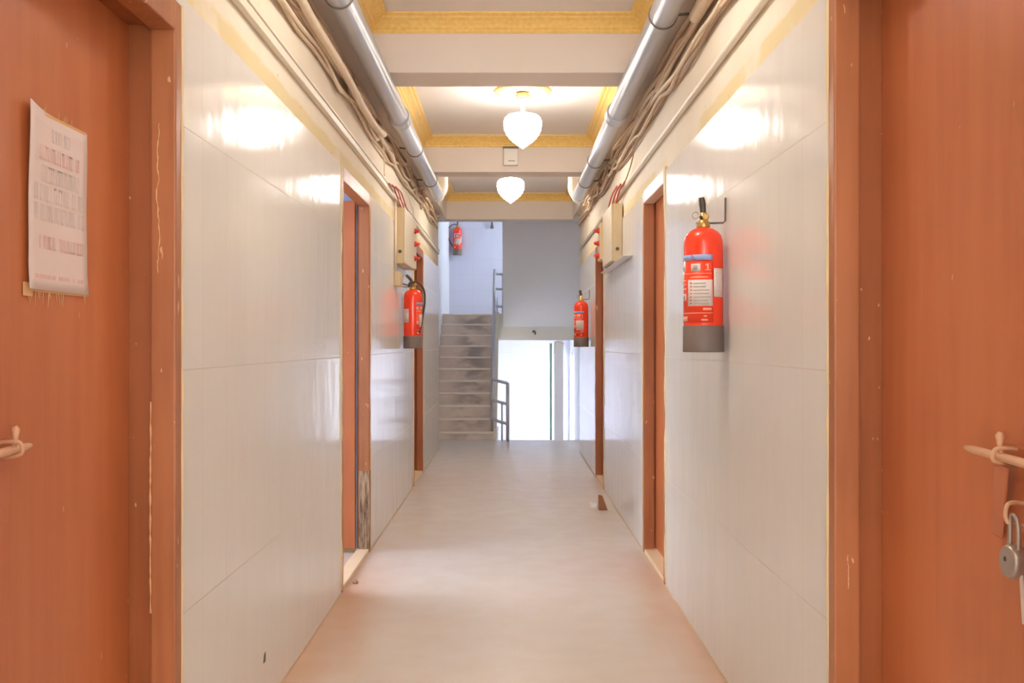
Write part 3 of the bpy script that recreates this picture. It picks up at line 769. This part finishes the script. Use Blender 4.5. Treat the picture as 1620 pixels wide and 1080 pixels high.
for i, (a, b, c, d) in enumerate((WIN_LO, WIN_HI)):
    w = thing('window_%d' % (i+1), (SX1+.06, (a+b)/2, c), 'white framed stairwell window, %s landing' % ('lower' if i == 0 else 'upper'), 'window', kind='structure')
    f = MB(); t_ = .045
    f.box(SX1+.04, SX1+.09, a, a+t_, c, d); f.box(SX1+.04, SX1+.09, b-t_, b, c, d); f.box(SX1+.04, SX1+.09, a, b, c, c+t_); f.box(SX1+.04, SX1+.09, a, b, d-t_, d)
    f.box(SX1+.045, SX1+.085, (a+b)/2-.02, (a+b)/2+.02, c, d)
    obj('window_frame', f, 'white', w)
    obj('pane', MB().box(SX1+.062, SX1+.066, a+t_, b-t_, c+t_, d-t_), 'glass', w)

# ascending flight
N = 11; RZ = .153; GO = .204; SY = 12.58; Z0 = .10
st = thing('staircase', (-.58, SY, 0), 'stone steps with darker middles climbing from the corridor end to the landing', 'stairs')
for k in range(N):
    y0 = SY+GO*k; top = Z0+RZ*k
    y1 = y0+GO if k < N-1 else y0+.178
    bot = max(0, top-RZ*1.0) if k == 0 else top-RZ
    sm = MB().box(SX0+.004, -.2065, y0, y1+.0, (0 if k == 0 else top-RZ-.10), top-.022)
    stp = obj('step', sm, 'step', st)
    obj('nosing', MB().box(SX0+.004, -.2065, y0-.014, y1-.0005, top-.022, top), 'nosing', stp, bevel=.006)
# outer stringer
sg = MB().hexa([(-.205, SY, -.0), (-.165, SY, 0), (-.165, 14.617, 1.28), (-.205, 14.617, 1.28), (-.205, SY, .14), (-.165, SY, .14), (-.165, 14.617, 1.66), (-.205, 14.617, 1.66)])
fixnormals(obj('stringer', sg, 'soffit_warm', st))
ld = thing('stair_landing', (0, 15.4, 1.245), 'upper landing slab with a beige front face above the bright wall', 'landing')
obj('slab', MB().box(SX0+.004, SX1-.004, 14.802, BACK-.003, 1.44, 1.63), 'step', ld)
obj('edge_beam', MB().box(-.165, SX1-.004, 14.62, 14.80, 1.245, 1.63), 'soffit_warm', ld)
# flight going up over the head: sloping soffit
uf = thing('upper_flight', (.43, 13.2, 2.4), 'grey soffit of the next flight rising over the lower landing', 'stairs')
slope = .75
ya, yb = 14.617, 11.75
SX1r, SX1 = SX1, SX1-.004
za, zb_ = 1.44, 1.44+slope*(ya-yb)
sf = MB().hexa([(-.10, yb, zb_), (SX1, yb, zb_), (SX1, ya, za), (-.10, ya, za), (-.10, yb, zb_+.2), (SX1, yb, zb_+.2), (SX1, ya, za+.19), (-.10, ya, za+.19)])
fixnormals(obj('soffit_slab', sf, 'soffit', uf))
for k in range(N+2):
    z = 1.63+RZ*k
    y1 = ya-GO*k
    if z+RZ < 4.5 and y1-GO > 11.76:
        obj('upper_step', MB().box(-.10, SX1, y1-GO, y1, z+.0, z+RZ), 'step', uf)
SX1 = SX1r
# descending flight under the soffit
df = thing('descending_flight', (.4, SY, -.8), 'steps going down beside the railing to the lower landing', 'stairs')
for k in range(10):
    y0 = SY+GO*k
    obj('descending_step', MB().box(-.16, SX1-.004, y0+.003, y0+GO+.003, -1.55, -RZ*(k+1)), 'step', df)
tag(obj('wall_stair_spine', MB().box(-.20, -.165, SY, 14.6, -1.55, -.002), 'stairpaint'), 'low wall below the ascending steps', 'wall', kind='structure')

# white column and teal pipe in the stairwell
tag(obj('boxed_column', MB().box(.655, .79, 15.0, 15.12, -1.55, 1.24), 'white', None, bevel=.006), 'white boxed column standing at the side of the bright stair wall', 'column', kind='structure')
tag(obj('teal_pipe', MB().tube([(.605, 15.05, -1.55), (.605, 15.05, 1.2)], .018, 12), 'green'), 'slim teal pipe beside the white column', 'pipe')
tag(obj('bent_cable', MB().tube(spline([(.66, 14.98, 1.05), (.665, 14.98, 1.2), (.73, 14.98, 1.225), (.80, 14.98, 1.19)], 6), .006, 8), 'cable'), 'bent beige cable over the top of the white column', 'cable')
tag(obj('wall_hook', MB().tube(spline([(.33, 14.61, 1.36), (.34, 14.6, 1.38), (.36, 14.6, 1.365), (.36, 14.61, 1.33)], 4), .012, 8), 'strap'), 'small dark hook on the beige landing edge', 'hook')
tag(obj('bulb_holder', MB().lathe([(.001, -.10), (.022, -.095), (.028, -.07), (.02, -.04), (.014, 0), (.008, .02)], 14, (-.29, BACK-.05, 3.14)), 'strap'), 'small dark fitting hanging on the landing wall by the distant extinguisher', 'fitting')

# railing
rl = thing('stair_railing', (-.12, 12.45, 0), 'blue grey tubular railing along the open side of the steps', 'railing')
for zb0, zt, zr, r in ((.71, 2.195, .79, .018), (.455, 1.976, .535, .018), (.215, 1.725, .31, .019)):
    path = spline([(-.03, 12.42, zb0), (-.08, 12.42, zb0+.012), (-.15, 12.44, zb0+.03), (-.215, 12.50, zr-.03), (-.225, 12.62, zr), (-.225, 13.3, zr+(zt-zr)*.345), (-.225, 14.5, zt), (-.21, 14.60, zt+.008), (-.15, 14.64, zt+.005), (-.105, 14.64, zt+.01)], 5)
    obj('rail', MB().tube(path, r, 12), 'rail', rl)
obj('newel_post', MB().tube([(-.03, 12.42, 0), (-.03, 12.42, .715)], .021, 14), 'rail', rl)
obj('post', MB().tube([(-.10, 12.44, 0), (-.10, 12.44, .47)], .011, 10), 'rail', rl)
obj('post', MB().tube([(-.225, 12.66, .101), (-.225, 12.66, .82)], .012, 10), 'rail_lt', rl)
obj('post', MB().tube([(-.225, 13.66, .866), (-.225, 13.66, 1.55)], .014, 10), 'rail_lt', rl)
obj('post', MB().tube([(-.225, 14.55, 1.478), (-.225, 14.55, 2.20)], .016, 10), 'rail_lt', rl)
obj('post', MB().tube([(-.105, 14.645, 1.631), (-.105, 14.64, 2.21)], .014, 10), 'rail', rl)
obj('post', MB().tube([(-.186, 14.56, 1.66), (-.186, 14.56, 1.86)], .009, 8), 'rail', rl)

# ------------------------------------------------------------------ light, world, camera
W = bpy.data.worlds.new('daylight'); SC.world = W; W.use_nodes = True
bg = W.node_tree.nodes['Background']; bg.inputs[0].default_value = (.88, .93, 1.0, 1); bg.inputs[1].default_value = 7.0

cam = bpy.data.cameras.new('camera'); co = bpy.data.objects.new('camera', cam); COL.objects.link(co)
co.location = (0, 0, 1.2); co.rotation_euler = (PI/2, 0, 0)
cam.sensor_width = 36; cam.lens = 1600/1620*36; cam.shift_x = 3/1620; cam.shift_y = 3/1620; cam.clip_start = .02; cam.clip_end = 200
SC.camera = co
vs = SC.view_settings
vs.view_transform = 'Standard'; vs.look = 'None'; vs.exposure = 0.78; vs.gamma = 1.0; vs.use_curve_mapping = False
SC.cycles.max_bounces = 10; SC.cycles.diffuse_bounces = 6; SC.cycles.glossy_bounces = 4
SC.cycles.sample_clamp_indirect = 6.0
SC.cycles.use_denoising = True
